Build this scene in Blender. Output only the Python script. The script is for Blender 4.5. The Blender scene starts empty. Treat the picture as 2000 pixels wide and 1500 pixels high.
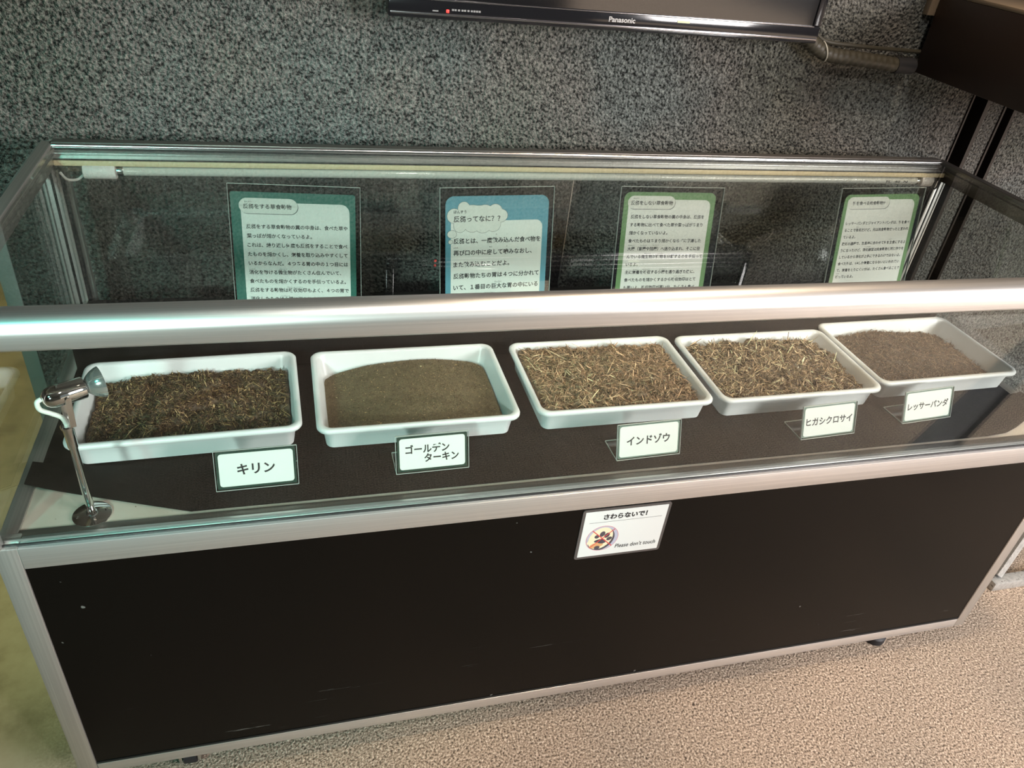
import bpy, bmesh, math, random
import numpy as np
from mathutils import Vector, Matrix, noise as mnoise

S = bpy.context.scene
COL = S.collection
random.seed(7)
R = math.radians

# ------------------------------------------------------------------ camera
cam_d = bpy.data.cameras.new('camera')
cam = bpy.data.objects.new('camera', cam_d)
COL.objects.link(cam)
CAM = Vector((0.3975, -0.8097, 1.3780))
rt = Vector((0.9641557, -0.24522093, 0.10134339)).normalized()
fw = Vector((0.25885498, 0.78538301, -0.56228786)).normalized()
up = rt.cross(fw).normalized()
M = Matrix((rt, up, -fw)).transposed().to_4x4()
M.translation = CAM
cam.matrix_world = M
cam_d.sensor_fit = 'HORIZONTAL'
cam_d.sensor_width = 36.0
cam_d.lens = 1504.825 / 2000.0 * 36.0
cam_d.clip_start = 0.02
cam_d.clip_end = 100
S.camera = cam

# ------------------------------------------------------------------ world, lights, exposure
w = bpy.data.worlds.new('world'); S.world = w; w.use_nodes = True
bg = w.node_tree.nodes['Background']
bg.inputs['Color'].default_value = (0.80, 0.86, 0.92, 1)
bg.inputs['Strength'].default_value = 0.25

def area_light(name, loc, target, size, power, color, size_y=None, spread=180):
    d = bpy.data.lights.new(name, 'AREA')
    d.energy = power; d.color = color; d.size = size
    if size_y: d.shape = 'RECTANGLE'; d.size_y = size_y
    d.spread = R(spread)
    o = bpy.data.objects.new(name, d); COL.objects.link(o)
    o.location = loc
    o.rotation_euler = (Vector(target) - Vector(loc)).to_track_quat('-Z', 'Y').to_euler()
    return o
def spot_light(name, loc, target, power, color, angle=60, radius=0.03, blend=0.5):
    d = bpy.data.lights.new(name, 'SPOT')
    d.energy = power; d.color = color; d.spot_size = R(angle); d.spot_blend = blend
    d.shadow_soft_size = radius
    o = bpy.data.objects.new(name, d); COL.objects.link(o)
    o.location = loc
    o.rotation_euler = (Vector(target) - Vector(loc)).to_track_quat('-Z', 'Y').to_euler()
    return o
area_light('daylight_opening', (3.1, -2.1, 1.70), (1.3, 0.0, 0.60), 1.2, 150, (1.0, 0.95, 0.93), 0.9)
spot_light('teal_wash', (-0.55, -2.3, 1.60), (0.34, 0.05, 0.72), 225, (0.78, 1.0, 0.94), 30, 0.12, 0.9)
spot_light('teal_spot', (-0.75, -1.5, 2.05), (0.05, 0.05, 0.80), 60, (0.10, 1.0, 0.84), 36, 0.05)
spot_light('warm_spot', (1.50, -0.02, 2.68), (1.45, -0.22, 0.1), 125, (1.0, 0.77, 0.55), 72, 0.07, 0.9)
spot_light('olive_spot', (-1.7, 1.5, 2.5), (-0.75, 1.2, 0.0), 230, (1.0, 0.82, 0.36), 52, 0.08)
spot_light('doorway_spot', (3.3, -1.9, 2.6), (2.75, -1.0, 0.0), 150, (1.0, 0.96, 0.93), 62, 0.05, 0.6)
spot_light('sign_fill_spot', (0.95, -1.15, 2.65), (0.95, 0.50, 0.80), 66, (1.0, 0.93, 0.86), 66, 0.05, 0.8)  # unseen fill lamp, added to brighten the signs
sun_d = bpy.data.lights.new('sun', 'SUN'); sun_d.energy = 28; sun_d.angle = R(0.6); sun_d.color = (1.0, 0.96, 0.92)
sun = bpy.data.objects.new('sun', sun_d); COL.objects.link(sun)
sun.rotation_euler = Vector((-0.25, -0.62, -1.0)).to_track_quat('-Z', 'Y').to_euler()      # behind the hall: only the ground outside is sunlit

S.view_settings.view_transform = 'Standard'
S.view_settings.look = 'None'
S.view_settings.gamma = 1
S.view_settings.use_curve_mapping = False
S.view_settings.exposure = 0.0

# ------------------------------------------------------------------ materials
MATS = {}
def newmat(name):
    m = bpy.data.materials.new(name); m.use_nodes = True
    MATS[name] = m
    return m, m.node_tree.nodes, m.node_tree.links, m.node_tree.nodes['Principled BSDF']
def simple(name, color, rough=0.5, metal=0.0, **kw):
    m, n, l, b = newmat(name)
    b.inputs['Base Color'].default_value = (*color, 1)
    b.inputs['Roughness'].default_value = rough
    b.inputs['Metallic'].default_value = metal
    for k, v in kw.items(): b.inputs[k.replace('_', ' ')].default_value = v
    return m
def texco(n, l, scale=(1, 1, 1), kind='Object'):
    t = n.new('ShaderNodeTexCoord'); mp = n.new('ShaderNodeMapping')
    mp.inputs['Scale'].default_value = scale
    l.new(t.outputs[kind], mp.inputs['Vector'])
    return mp.outputs['Vector']
def noise(n, l, vec, scale, detail=3, rough=0.55):
    t = n.new('ShaderNodeTexNoise'); t.inputs['Scale'].default_value = scale
    t.inputs['Detail'].default_value = detail; t.inputs['Roughness'].default_value = rough
    l.new(vec, t.inputs['Vector'])
    return t.outputs['Fac']
def ramp(n, l, fac, stops):
    r = n.new('ShaderNodeValToRGB'); e = r.color_ramp.elements
    while len(e) < len(stops): e.new(0.5)
    for k, (p, c) in enumerate(stops):
        e[k].position = p; e[k].color = (*c, 1) if len(c) == 3 else c
    l.new(fac, r.inputs['Fac'])
    return r.outputs['Color']
def mix(n, l, a, b, fac, mode='MIX'):
    m = n.new('ShaderNodeMix'); m.data_type = 'RGBA'; m.blend_type = mode
    for sock, v in ((m.inputs[0], fac), (m.inputs[6], a), (m.inputs[7], b)):
        if isinstance(v, (int, float)): sock.default_value = v
        elif isinstance(v, tuple): sock.default_value = (*v, 1)
        else: l.new(v, sock)
    return m.outputs[2]
def bump(n, l, b, h, strength, dist):
    bp = n.new('ShaderNodeBump'); bp.inputs['Strength'].default_value = strength
    bp.inputs['Distance'].default_value = dist
    l.new(h, bp.inputs['Height']); l.new(bp.outputs['Normal'], b.inputs['Normal'])
    return bp

# rough sprayed stucco
m, n, l, b = newmat('stucco')
v = texco(n, l)
vo = n.new('ShaderNodeTexVoronoi'); vo.inputs['Scale'].default_value = 150; l.new(v, vo.inputs['Vector'])
f1 = noise(n, l, v, 205, 3, 0.55)
mm = n.new('ShaderNodeMath'); mm.operation = 'MULTIPLY_ADD'
l.new(vo.outputs['Distance'], mm.inputs[0]); mm.inputs[1].default_value = -0.8; l.new(f1, mm.inputs[2])
big = noise(n, l, v, 3.2, 2, 0.5)
cA = ramp(n, l, big, [(0.35, (0.140, 0.141, 0.120)), (0.5, (0.155, 0.147, 0.132)), (0.66, (0.132, 0.143, 0.134))])
cB = ramp(n, l, f1, [(0.36, (0.10, 0.10, 0.10)), (0.46, (0.8, 0.8, 0.8)), (0.58, (1.15, 1.15, 1.15)), (0.70, (1.9, 1.9, 1.85))])  # pit shade painted into the colour: low grain darker, high grain lighter
l.new(mix(n, l, cA, cB, 1.0, 'MULTIPLY'), b.inputs['Base Color'])
b.inputs['Roughness'].default_value = 0.72
b.inputs['Specular IOR Level'].default_value = 0.35
bump(n, l, b, mm.outputs[0], 1.0, 0.010)

# floor: pebbly washed concrete, smooth olive on the left with glancing light painted in
m, n, l, b = newmat('floor_concrete')
v = texco(n, l)
f1 = noise(n, l, v, 230, 3, 0.6)
f2 = noise(n, l, v, 2.5, 3, 0.5)
vo = n.new('ShaderNodeTexVoronoi'); vo.inputs['Scale'].default_value = 230; l.new(v, vo.inputs['Vector'])
pc = ramp(n, l, f1, [(0.34, (0.055, 0.038, 0.026)), (0.43, (0.27, 0.21, 0.155)), (0.56, (0.48, 0.385, 0.30)), (0.68, (0.80, 0.70, 0.58))])
pits = ramp(n, l, noise(n, l, v, 60, 1, 0.4), [(0.0, (1, 1, 1)), (0.76, (1, 1, 1)), (0.79, (0.12, 0.10, 0.09))])
pc2 = mix(n, l, pc, ramp(n, l, f2, [(0.3, (0.85, 0.85, 0.85)), (0.7, (1.05, 1.0, 0.97))]), 1.0, 'MULTIPLY')
pc2 = mix(n, l, pc2, pits, 0.7, 'MULTIPLY')
f3 = noise(n, l, v, 9, 6, 0.62)
sc_ = ramp(n, l, f3, [(0.3, (0.20, 0.18, 0.12)), (0.5, (0.34, 0.31, 0.22)), (0.75, (0.42, 0.39, 0.29))])
sep = n.new('ShaderNodeSeparateXYZ'); l.new(v, sep.inputs[0])
mr = n.new('ShaderNodeMapRange'); mr.inputs['From Min'].default_value = -0.12; mr.inputs['From Max'].default_value = 0.16
l.new(sep.outputs['X'], mr.inputs['Value'])
l.new(mix(n, l, sc_, pc2, mr.outputs[0]), b.inputs['Base Color'])
b.inputs['Roughness'].default_value = 0.75
hm = n.new('ShaderNodeMath'); hm.operation = 'MULTIPLY'; l.new(f1, hm.inputs[0]); l.new(mr.outputs[0], hm.inputs[1])
bump(n, l, b, hm.outputs[0], 0.9, 0.006)

simple('dark_paint', (0.055, 0.052, 0.048), 0.7)
simple('ceiling_paint', (0.06, 0.06, 0.058), 0.8)
simple('dark_steel', (0.020, 0.014, 0.011), 0.45, 0.3)
simple('end_post_paint', (0.30, 0.38, 0.35), 0.5, 0.2)

# brushed aluminium
def alu(name, col, rough, axis='x', metal=0.85):
    m, n, l, b = newmat(name)
    sc = {'x': (2, 350, 350), 'y': (350, 2, 350), 'z': (350, 350, 2)}[axis]
    v = texco(n, l, sc)
    f = noise(n, l, v, 1.0, 3, 0.6)
    l.new(mix(n, l, col, ramp(n, l, f, [(0.3, (0.86, 0.86, 0.86)), (0.7, (1.06, 1.06, 1.06))]), 1.0, 'MULTIPLY'), b.inputs['Base Color'])
    b.inputs['Metallic'].default_value = metal
    b.inputs['Roughness'].default_value = rough
    bump(n, l, b, f, 0.08, 0.0004)
    return m
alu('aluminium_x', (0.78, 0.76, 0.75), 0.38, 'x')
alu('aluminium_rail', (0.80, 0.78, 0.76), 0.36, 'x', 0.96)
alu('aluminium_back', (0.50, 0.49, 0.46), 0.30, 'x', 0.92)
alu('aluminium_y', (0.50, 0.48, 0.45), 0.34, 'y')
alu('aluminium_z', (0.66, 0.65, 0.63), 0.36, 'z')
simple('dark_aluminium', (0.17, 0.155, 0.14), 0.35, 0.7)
simple('gasket', (0.012, 0.012, 0.012), 0.5)
simple('tube_reflection', (0.90, 0.74, 0.46), 0.4, 0.0)  # yellow tone of the lip paints in the lamp tube's reflection
simple('chrome', (0.78, 0.77, 0.76), 0.06, 1.0)
simple('reflector_glass', (0.75, 0.80, 0.80), 0.12, 0.85)
simple('bright_steel', (0.80, 0.80, 0.80), 0.22, 1.0)
simple('white_cable', (0.78, 0.80, 0.74), 0.4)
simple('white_lamp_plastic', (0.88, 0.83, 0.79), 0.4)
simple('tube_glass', (0.66, 0.66, 0.60), 0.12)
simple('metal_cap', (0.55, 0.56, 0.55), 0.25, 1.0)
simple('black_plastic', (0.012, 0.012, 0.014), 0.12)
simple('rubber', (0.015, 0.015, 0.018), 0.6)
simple('case_back_board', (0.05, 0.045, 0.04), 0.6)

# black laminate front with scratches
m, n, l, b = newmat('black_laminate')
v = texco(n, l, (3.5, 1, 75))
s1 = noise(n, l, v, 1.6, 5, 0.75)
sc1 = ramp(n, l, s1, [(0.0, (0, 0, 0)), (0.645, (0, 0, 0)), (0.70, (1, 1, 1))])
vv = texco(n, l)
sep = n.new('ShaderNodeSeparateXYZ'); l.new(vv, sep.inputs[0])
mr = n.new('ShaderNodeMapRange'); mr.inputs['From Min'].default_value = 0.26; mr.inputs['From Max'].default_value = 0.10
l.new(sep.outputs['Z'], mr.inputs['Value'])
mk = n.new('ShaderNodeMath'); mk.operation = 'MULTIPLY'; l.new(sc1, mk.inputs[0]); l.new(mr.outputs[0], mk.inputs[1])
mk.use_clamp = True
sp = ramp(n, l, noise(n, l, vv, 55, 1, 0.4), [(0.0, (0, 0, 0)), (0.80, (0, 0, 0)), (0.82, (1, 1, 1))])
md = n.new('ShaderNodeMath'); md.operation = 'MAXIMUM'; l.new(mk.outputs[0], md.inputs[0]); l.new(sp, md.inputs[1])
l.new(mix(n, l, (0.0030, 0.0025, 0.0021), (0.13, 0.125, 0.115), md.outputs[0]), b.inputs['Base Color'])
b.inputs['Roughness'].default_value = 0.30
b.inputs['Specular IOR Level'].default_value = 0.15
fr = noise(n, l, vv, 3, 3, 0.5)
rr = n.new('ShaderNodeMapRange'); rr.inputs['To Min'].default_value = 0.16; rr.inputs['To Max'].default_value = 0.28
l.new(fr, rr.inputs['Value']); l.new(rr.outputs[0], b.inputs['Roughness'])

# black mat
m, n, l, b = newmat('black_mat')
v = texco(n, l)
f = noise(n, l, v, 26, 5, 0.65)
l.new(ramp(n, l, f, [(0.3, (0.0025, 0.0025, 0.0025)), (0.75, (0.007, 0.0065, 0.006))]), b.inputs['Base Color'])
b.inputs['Roughness'].default_value = 0.62
b.inputs['Specular IOR Level'].default_value = 0.15
bump(n, l, b, f, 0.35, 0.004)
# white board, dirty
m, n, l, b = newmat('cream_board')
v = texco(n, l)
sp = ramp(n, l, noise(n, l, v, 120, 2, 0.5), [(0.0, (0.60, 0.53, 0.46)), (0.72, (0.60, 0.53, 0.46)), (0.77, (0.2, 0.16, 0.12))])
l.new(mix(n, l, sp, ramp(n, l, noise(n, l, v, 12, 3, 0.5), [(0.3, (0.85, 0.82, 0.78)), (0.7, (1, 1, 1))]), 1.0, 'MULTIPLY'), b.inputs['Base Color'])
b.inputs['Roughness'].default_value = 0.5
# white plastic tray
m, n, l, b = newmat('white_plastic')
v = texco(n, l)
l.new(ramp(n, l, noise(n, l, v, 9, 3, 0.5), [(0.3, (0.71, 0.73, 0.73)), (0.7, (0.77, 0.78, 0.78))]), b.inputs['Base Color'])
b.inputs['Roughness'].default_value = 0.33
b.inputs['Subsurface Weight'].default_value = 0.08
b.inputs['Subsurface Radius'].default_value = (0.01, 0.01, 0.01)

# glass and acrylic: physical fresnel sheet
def glassmat(name, tint, rough=0.0, ior=1.5, haze=0.0):
    m = bpy.data.materials.new(name); m.use_nodes = True; MATS[name] = m
    n, l = m.node_tree.nodes, m.node_tree.links
    n.remove(n['Principled BSDF'])
    out = n['Material Output']
    tr = n.new('ShaderNodeBsdfTransparent'); tr.inputs[0].default_value = (*tint, 1)
    gl = n.new('ShaderNodeBsdfGlossy'); gl.inputs['Roughness'].default_value = rough
    gl.inputs['Color'].default_value = (1, 1, 1, 1)
    fr = n.new('ShaderNodeFresnel')
    ge = n.new('ShaderNodeNewGeometry'); mi = n.new('ShaderNodeMapRange')     # same reflectance from either side of the thin sheet
    mi.inputs['To Min'].default_value = ior; mi.inputs['To Max'].default_value = 1.0 / ior
    l.new(ge.outputs['Backfacing'], mi.inputs['Value']); l.new(mi.outputs[0], fr.inputs['IOR'])
    mx = n.new('ShaderNodeMixShader')
    l.new(fr.outputs[0], mx.inputs[0]); l.new(tr.outputs[0], mx.inputs[1]); l.new(gl.outputs[0], mx.inputs[2])
    last = mx.outputs[0]
    if haze:
        df = n.new('ShaderNodeBsdfDiffuse'); df.inputs[0].default_value = (0.8, 0.8, 0.78, 1)
        tc = texco(n, l); nz = noise(n, l, tc, 7, 5, 0.6)
        rg = n.new('ShaderNodeMapRange'); rg.inputs['From Min'].default_value = 0.4; rg.inputs['From Max'].default_value = 0.8
        rg.inputs['To Max'].default_value = haze; l.new(nz, rg.inputs['Value'])
        m2 = n.new('ShaderNodeMixShader'); l.new(rg.outputs[0], m2.inputs[0]); l.new(last, m2.inputs[1]); l.new(df.outputs[0], m2.inputs[2])
        last = m2.outputs[0]
    l.new(last, out.inputs['Surface'])
    return m
glassmat('case_glass', (0.955, 0.975, 0.965), 0.0, 1.5, 0.0)
glassmat('acrylic', (0.97, 0.98, 0.975), 0.02, 1.49)
simple('acrylic_edge', (0.55, 0.62, 0.58), 0.15, 0.0)

# printed colours
simple('print_teal', (0.022, 0.155, 0.120), 0.45)
simple('print_blue', (0.125, 0.36, 0.46), 0.5)
simple('print_green', (0.165, 0.32, 0.125), 0.45)
simple('print_grey_green', (0.16, 0.24, 0.19), 0.4)
simple('print_dark_green', (0.012, 0.045, 0.030), 0.4)
simple('paper_white', (0.88, 0.89, 0.85), 0.5)
simple('paper_cream', (0.84, 0.84, 0.79), 0.5)
simple('ink', (0.018, 0.016, 0.018), 0.5)
simple('ink_grey', (0.10, 0.10, 0.10), 0.5)
simple('ink_blue', (0.05, 0.08, 0.30), 0.5)
simple('notice_white', (0.90, 0.90, 0.87), 0.35)
simple('notice_paper', (0.66, 0.67, 0.655), 0.4)
simple('laminate_edge', (0.085, 0.075, 0.072), 0.25)
simple('lavender', (0.42, 0.42, 0.52), 0.4)
simple('fur_cream', (0.74, 0.66, 0.46), 0.4)
simple('fur_orange', (0.62, 0.33, 0.15), 0.4)
simple('pad_grey', (0.07, 0.06, 0.075), 0.4)
simple('red_ink', (0.60, 0.06, 0.06), 0.4)
simple('screen', (0.010, 0.010, 0.011), 0.10, 0.0, Specular_IOR_Level=0.8)
simple('bezel_edge', (0.35, 0.33, 0.34), 0.18, 0.9)
simple('logo_grey', (0.5, 0.5, 0.5), 0.3, 0.6)
m = simple('red_led', (0.5, 0.0, 0.0), 0.4); bb = m.node_tree.nodes['Principled BSDF']
bb.inputs['Emission Color'].default_value = (1, 0.05, 0.04, 1); bb.inputs['Emission Strength'].default_value = 2.5
simple('pale_sticker', (0.62, 0.68, 0.42), 0.4)
simple('brown_board', (0.018, 0.008, 0.004), 0.45)
simple('beige_board', (0.20, 0.15, 0.10), 0.6)
simple('conduit', (0.050, 0.044, 0.030), 0.45)
simple('tie_white', (0.45, 0.43, 0.36), 0.5)
m, n, l, b = newmat('hammered_silver')
v = texco(n, l)
l.new(ramp(n, l, noise(n, l, v, 90, 3, 0.5), [(0.3, (0.38, 0.38, 0.37)), (0.6, (0.55, 0.55, 0.53)), (0.72, (0.16, 0.15, 0.14))]), b.inputs['Base Color'])
b.inputs['Metallic'].default_value = 0.4; b.inputs['Roughness'].default_value = 0.35

def fibremat(name, rough=0.8):
    m, n, l, b = newmat(name)
    a = n.new('ShaderNodeAttribute'); a.attribute_name = 'Col'
    v = texco(n, l); f = noise(n, l, v, 420, 3, 0.7)
    l.new(mix(n, l, a.outputs['Color'], ramp(n, l, f, [(0.3, (0.6, 0.6, 0.6)), (0.7, (1.25, 1.25, 1.25))]), 1.0, 'MULTIPLY'), b.inputs['Base Color'])
    b.inputs['Roughness'].default_value = rough
    bump(n, l, b, f, 0.8, 0.002)
    return m
fibremat('plant_debris')

# ------------------------------------------------------------------ helpers
def link(name, me, mat=None, parent=None, loc=None):
    o = bpy.data.objects.new(name, me); COL.objects.link(o)
    if mat:
        for mm_ in ([mat] if isinstance(mat, str) else mat): me.materials.append(MATS[mm_])
    if parent is not None: o.parent = parent
    if loc is not None: o.location = loc
    return o
def thing(name, label, cat, loc=(0, 0, 0), rz=0.0, group=None):
    o = bpy.data.objects.new(name, None); COL.objects.link(o)
    o.empty_display_size = 0.05
    o.location = loc; o.rotation_euler = (0, 0, rz)
    o['label'] = label; o['category'] = cat
    if group: o['group'] = group
    return o
def tag(o, label, cat, group=None, kind=None):
    o['label'] = label; o['category'] = cat
    if group: o['group'] = group
    if kind: o['kind'] = kind
    return o
def struct(o, label=None):
    o['kind'] = 'structure'
    if label: o['label'] = label
    return o
def finish(bm, name, smooth=False, angle=None):
    bmesh.ops.recalc_face_normals(bm, faces=bm.faces)
    me = bpy.data.meshes.new(name); bm.to_mesh(me); bm.free()
    if smooth:
        for p in me.polygons: p.use_smooth = True
        if angle is not None:
            try: me.set_sharp_from_angle(angle=R(angle))
            except Exception: pass
    return me
def bm_box(bm, x0, x1, y0, y1, z0, z1, bev=0.0, seg=2):
    r = bmesh.ops.create_cube(bm, size=1)
    vs = r['verts']
    for v in vs:
        v.co = Vector((x0 + (v.co.x + .5) * (x1 - x0), y0 + (v.co.y + .5) * (y1 - y0), z0 + (v.co.z + .5) * (z1 - z0)))
    if bev > 0:
        es = {e for v in vs for e in v.link_edges}
        bmesh.ops.bevel(bm, geom=list(es), offset=bev, segments=seg, affect='EDGES', profile=0.5)
def box(name, x0, x1, y0, y1, z0, z1, mat, parent=None, bev=0.0, seg=2):
    bm = bmesh.new(); bm_box(bm, x0, x1, y0, y1, z0, z1, bev, seg)
    return link(name, finish(bm, name, bev > 0, 35), mat, parent)
def boxes(name, lst, mat, parent=None, bev=0.0):
    bm = bmesh.new()
    for t in lst: bm_box(bm, *t, bev)
    return link(name, finish(bm, name, bev > 0, 35), mat, parent)
def prism(name, prof, a0, a1, axis, mat, parent=None, smooth=True):
    """profile extruded along x (prof=(y,z)) or y (prof=(x,z)) or z (prof=(x,y))"""
    bm = bmesh.new()
    def P(p, a):
        return {'x': (a, p[0], p[1]), 'y': (p[0], a, p[1]), 'z': (p[0], p[1], a)}[axis]
    A = [bm.verts.new(P(p, a0)) for p in prof]; B = [bm.verts.new(P(p, a1)) for p in prof]
    k = len(prof)
    for i in range(k): bm.faces.new((A[i], A[(i + 1) % k], B[(i + 1) % k], B[i]))
    bm.faces.new(A[::-1]); bm.faces.new(B)
    return link(name, finish(bm, name, smooth, 30), mat, parent)
def tube_mesh(pts, r, seg=12, caps=True, name='tube'):
    pts = [Vector(p) for p in pts]
    rr_ = r if isinstance(r, (list, tuple)) else [r] * len(pts)
    bm = bmesh.new(); rings = []
    prev = None
    for i, p in enumerate(pts):
        d = (pts[min(i + 1, len(pts) - 1)] - pts[max(i - 1, 0)]).normalized()
        if prev is None:
            a = d.orthogonal().normalized()
        else:
            a = (prev - d * prev.dot(d)).normalized()
        prev = a; c = d.cross(a)
        rings.append([bm.verts.new(p + (a * math.cos(t) + c * math.sin(t)) * rr_[i]) for t in [2 * math.pi * k / seg for k in range(seg)]])
    for A, B in zip(rings, rings[1:]):
        for k in range(seg): bm.faces.new((A[k], A[(k + 1) % seg], B[(k + 1) % seg], B[k]))
    if caps: bm.faces.new(rings[0][::-1]); bm.faces.new(rings[-1])
    return finish(bm, name, True, 40)
def tube(name, pts, r, mat, parent=None, seg=12):
    return link(name, tube_mesh(pts, r, seg, True, name), mat, parent)
def catmull(pts, k=6):
    P = [Vector(p) for p in pts]; P = [P[0] * 2 - P[1]] + P + [P[-1] * 2 - P[-2]]; out = []
    for i in range(1, len(P) - 2):
        for s in range(k):
            t = s / k
            out.append(0.5 * ((2 * P[i]) + (P[i + 1] - P[i - 1]) * t + (2 * P[i - 1] - 5 * P[i] + 4 * P[i + 1] - P[i + 2]) * t * t + (3 * P[i] - P[i - 1] - 3 * P[i + 1] + P[i + 2]) * t ** 3))
    out.append(P[-2]); return out
def lathe(name, prof, mat, parent=None, seg=32, mtx=None):
    """prof=(r,z) around z"""
    bm = bmesh.new(); rings = []
    for r_, z in prof:
        if r_ < 1e-6: rings.append([bm.verts.new((0, 0, z))])
        else: rings.append([bm.verts.new((r_ * math.cos(2 * math.pi * k / seg), r_ * math.sin(2 * math.pi * k / seg), z)) for k in range(seg)])
    for A, B in zip(rings, rings[1:]):
        for k in range(seg):
            q = [A[k % len(A)], A[(k + 1) % len(A)], B[(k + 1) % len(B)], B[k % len(B)]]
            q = list(dict.fromkeys(q))
            if len(q) >= 3: bm.faces.new(q)
    if mtx is not None: bm.transform(mtx)
    return link(name, finish(bm, name, True, 35), mat, parent)
def rrect(x0, x1, y0, y1, r, seg=6, corners=(1, 1, 1, 1)):
    """rounded rectangle, corners order BL, BR, TR, TL"""
    pts = []
    for (cx, cy, a0, on) in ((x0, y0, 180, corners[0]), (x1, y0, 270, corners[1]), (x1, y1, 0, corners[2]), (x0, y1, 90, corners[3])):
        rr2 = r if on else 0
        ox = cx + (rr2 if cx == x0 else -rr2); oy = cy + (rr2 if cy == y0 else -rr2)
        if rr2 == 0: pts.append((cx, cy)); continue
        for k in range(seg + 1):
            a = R(a0 + 90 * k / seg); pts.append((ox + rr2 * math.cos(a), oy + rr2 * math.sin(a)))
    return pts
def flat(name, pts, z, mat, parent, thick=0.0004):
    """flat printed shape in the parent's local xy plane, sitting at height z"""
    bm = bmesh.new()
    A = [bm.verts.new((x, y, z)) for x, y in pts]; B = [bm.verts.new((x, y, z - thick)) for x, y in pts]
    bm.faces.new(A); bm.faces.new(B[::-1]); k = len(pts)
    for i in range(k): bm.faces.new((A[i], B[i], B[(i + 1) % k], A[(i + 1) % k]))
    return link(name, finish(bm, name), mat, parent)
_em = {}
def lettering(name, items, mat, parent, z, bold=0.022, shear=0.0):
    """items: (text, x, ycentre, size, width or None) in local xy metres; all joined in one mesh"""
    V, F = [], []
    for (t, x, y, size, width) in items:
        cu = bpy.data.curves.new('t', 'FONT'); cu.body = t; cu.size = 1.0; cu.offset = bold if size > 0.005 else bold * 0.4
        cu.resolution_u = 2 if size < 0.012 else 5
        cu.shear = shear
        ob = bpy.data.objects.new('t', cu)
        COL.objects.link(ob)
        dg = bpy.context.evaluated_depsgraph_get()
        me = bpy.data.meshes.new_from_object(ob.evaluated_get(dg))
        co = np.empty(len(me.vertices) * 3); me.vertices.foreach_get('co', co); co = co.reshape(-1, 3)
        if len(co):
            mnx, mxx = co[:, 0].min(), co[:, 0].max()
            em = size / 1.0
            sx = (width / (mxx - mnx)) if width else em * 1.0
            sy = em * 1.0
            base = len(V)
            for c in co: V.append((x + (c[0] - mnx) * sx, y + (c[1] - 0.36) * sy, z))
            for p in me.polygons: F.append([base + q for q in p.vertices])
        bpy.data.objects.remove(ob); bpy.data.meshes.remove(me); bpy.data.curves.remove(cu)
    me = bpy.data.meshes.new(name); me.from_pydata(V, [], F)
    return link(name, me, mat, parent)

# ------------------------------------------------------------------ the room
ZT, ZM, ZP1, ZP0, ZB, D = 0.9228, 0.5851, 0.5476, 0.0783, 0.0534, 0.5828
WY = 0.68
ZD = 0.5825                # deck board top
struct(box('floor', -4, 7, -12, 5, -0.05, 0.0, 'floor_concrete'))
struct(box('ceiling', -4, 5, -3.6, 5, 2.75, 2.85, 'ceiling_paint'))
# back wall: three stucco slabs with two steel lined grooves between them
struct(boxes('wall_back', [(-0.118, 1.898, WY, WY + 0.18, 0.0, 2.75), (1.950, 1.996, WY - 0.002, WY + 0.18, 0.0, 2.75),
                           (2.034, 5.0, WY, WY + 0.18, 0.0, 2.75)], 'stucco'))
struct(boxes('trim_1', [(1.898, 1.950, WY + 0.045, WY + 0.06, 0, 2.75), (1.898, 1.902, WY - 0.004, WY + 0.045, 0, 2.75), (1.940, 1.950, WY - 0.006, WY + 0.045, 0, 2.75)], 'dark_steel'))
struct(boxes('trim_2', [(1.996, 2.034, WY + 0.045, WY + 0.06, 0, 2.75), (1.996, 2.001, WY - 0.006, WY + 0.045, 0, 2.75), (2.026, 2.034, WY - 0.006, WY + 0.045, 0, 2.75)], 'dark_steel'))
struct(box('trim_3', -0.146, -0.118, WY - 0.003, WY + 0.19, 0.0, 2.75, 'end_post_paint', None, 0.002))
struct(box('wall_left', -4.1, -4.0, -3.6, 5, 0, 2.75, 'dark_paint'))
struct(box('wall_far', -4, -0.146, 4.9, 5.0, 0, 2.75, 'dark_paint'))
struct(box('wall_front', -4, 2.3, -3.6, -3.5, 0, 2.75, 'dark_paint'))

# ------------------------------------------------------------------ display case
W = 1.8
case = thing('display_case', 'long aluminium and glass display case with a black front standing against the grey wall', 'display case')
AX, AY, AZ = 'aluminium_x', 'aluminium_y', 'aluminium_z'
# thick rounded front rail
prof = [(0.004, 0.8790), (0.000, 0.8830), (0.000, 0.9000), (0.0015, 0.9065), (0.0045, 0.9120), (0.0095, 0.9175), (0.0160, 0.9210), (0.0235, 0.9228),
        (0.0285, 0.9222), (0.0285, 0.9120), (0.0160, 0.9100), (0.0160, 0.8790)]
prism('front_rail', prof, -0.002, W + 0.002, 'x', 'aluminium_rail', case)
# back rail: stepped profile
prism('back_rail', [(D, 0.8760), (D, 0.9228), (D - 0.014, 0.9228), (D - 0.016, 0.9218), (D - 0.016, 0.9150), (D - 0.022, 0.9150), (D - 0.022, 0.9040), (D - 0.012, 0.9040), (D - 0.012, 0.8760)], 0.022, W - 0.022, 'x', 'aluminium_back', case)
box('rail_groove', 0.03, W - 0.03, D - 0.0235, D - 0.0215, 0.9150, 0.9172, 'gasket', case)
box('rail_groove', 0.03, W - 0.03, D - 0.0415, D - 0.039, 0.9052, 0.9070, 'gasket', case)
box('rail_cap', 0.024, W - 0.024, D - 0.013, D + 0.006, 0.9220, 0.9245, 'dark_aluminium', case, 0.0008)
tube('rail_bead', [(0.026, D - 0.0165, 0.9205), (W - 0.026, D - 0.0165, 0.9205)], 0.0034, 'bright_steel', case, 10)
box('lamp_channel', 0.03, W - 0.03, D - 0.040, D - 0.022, 0.9035, 0.9060, AX, case)
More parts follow.
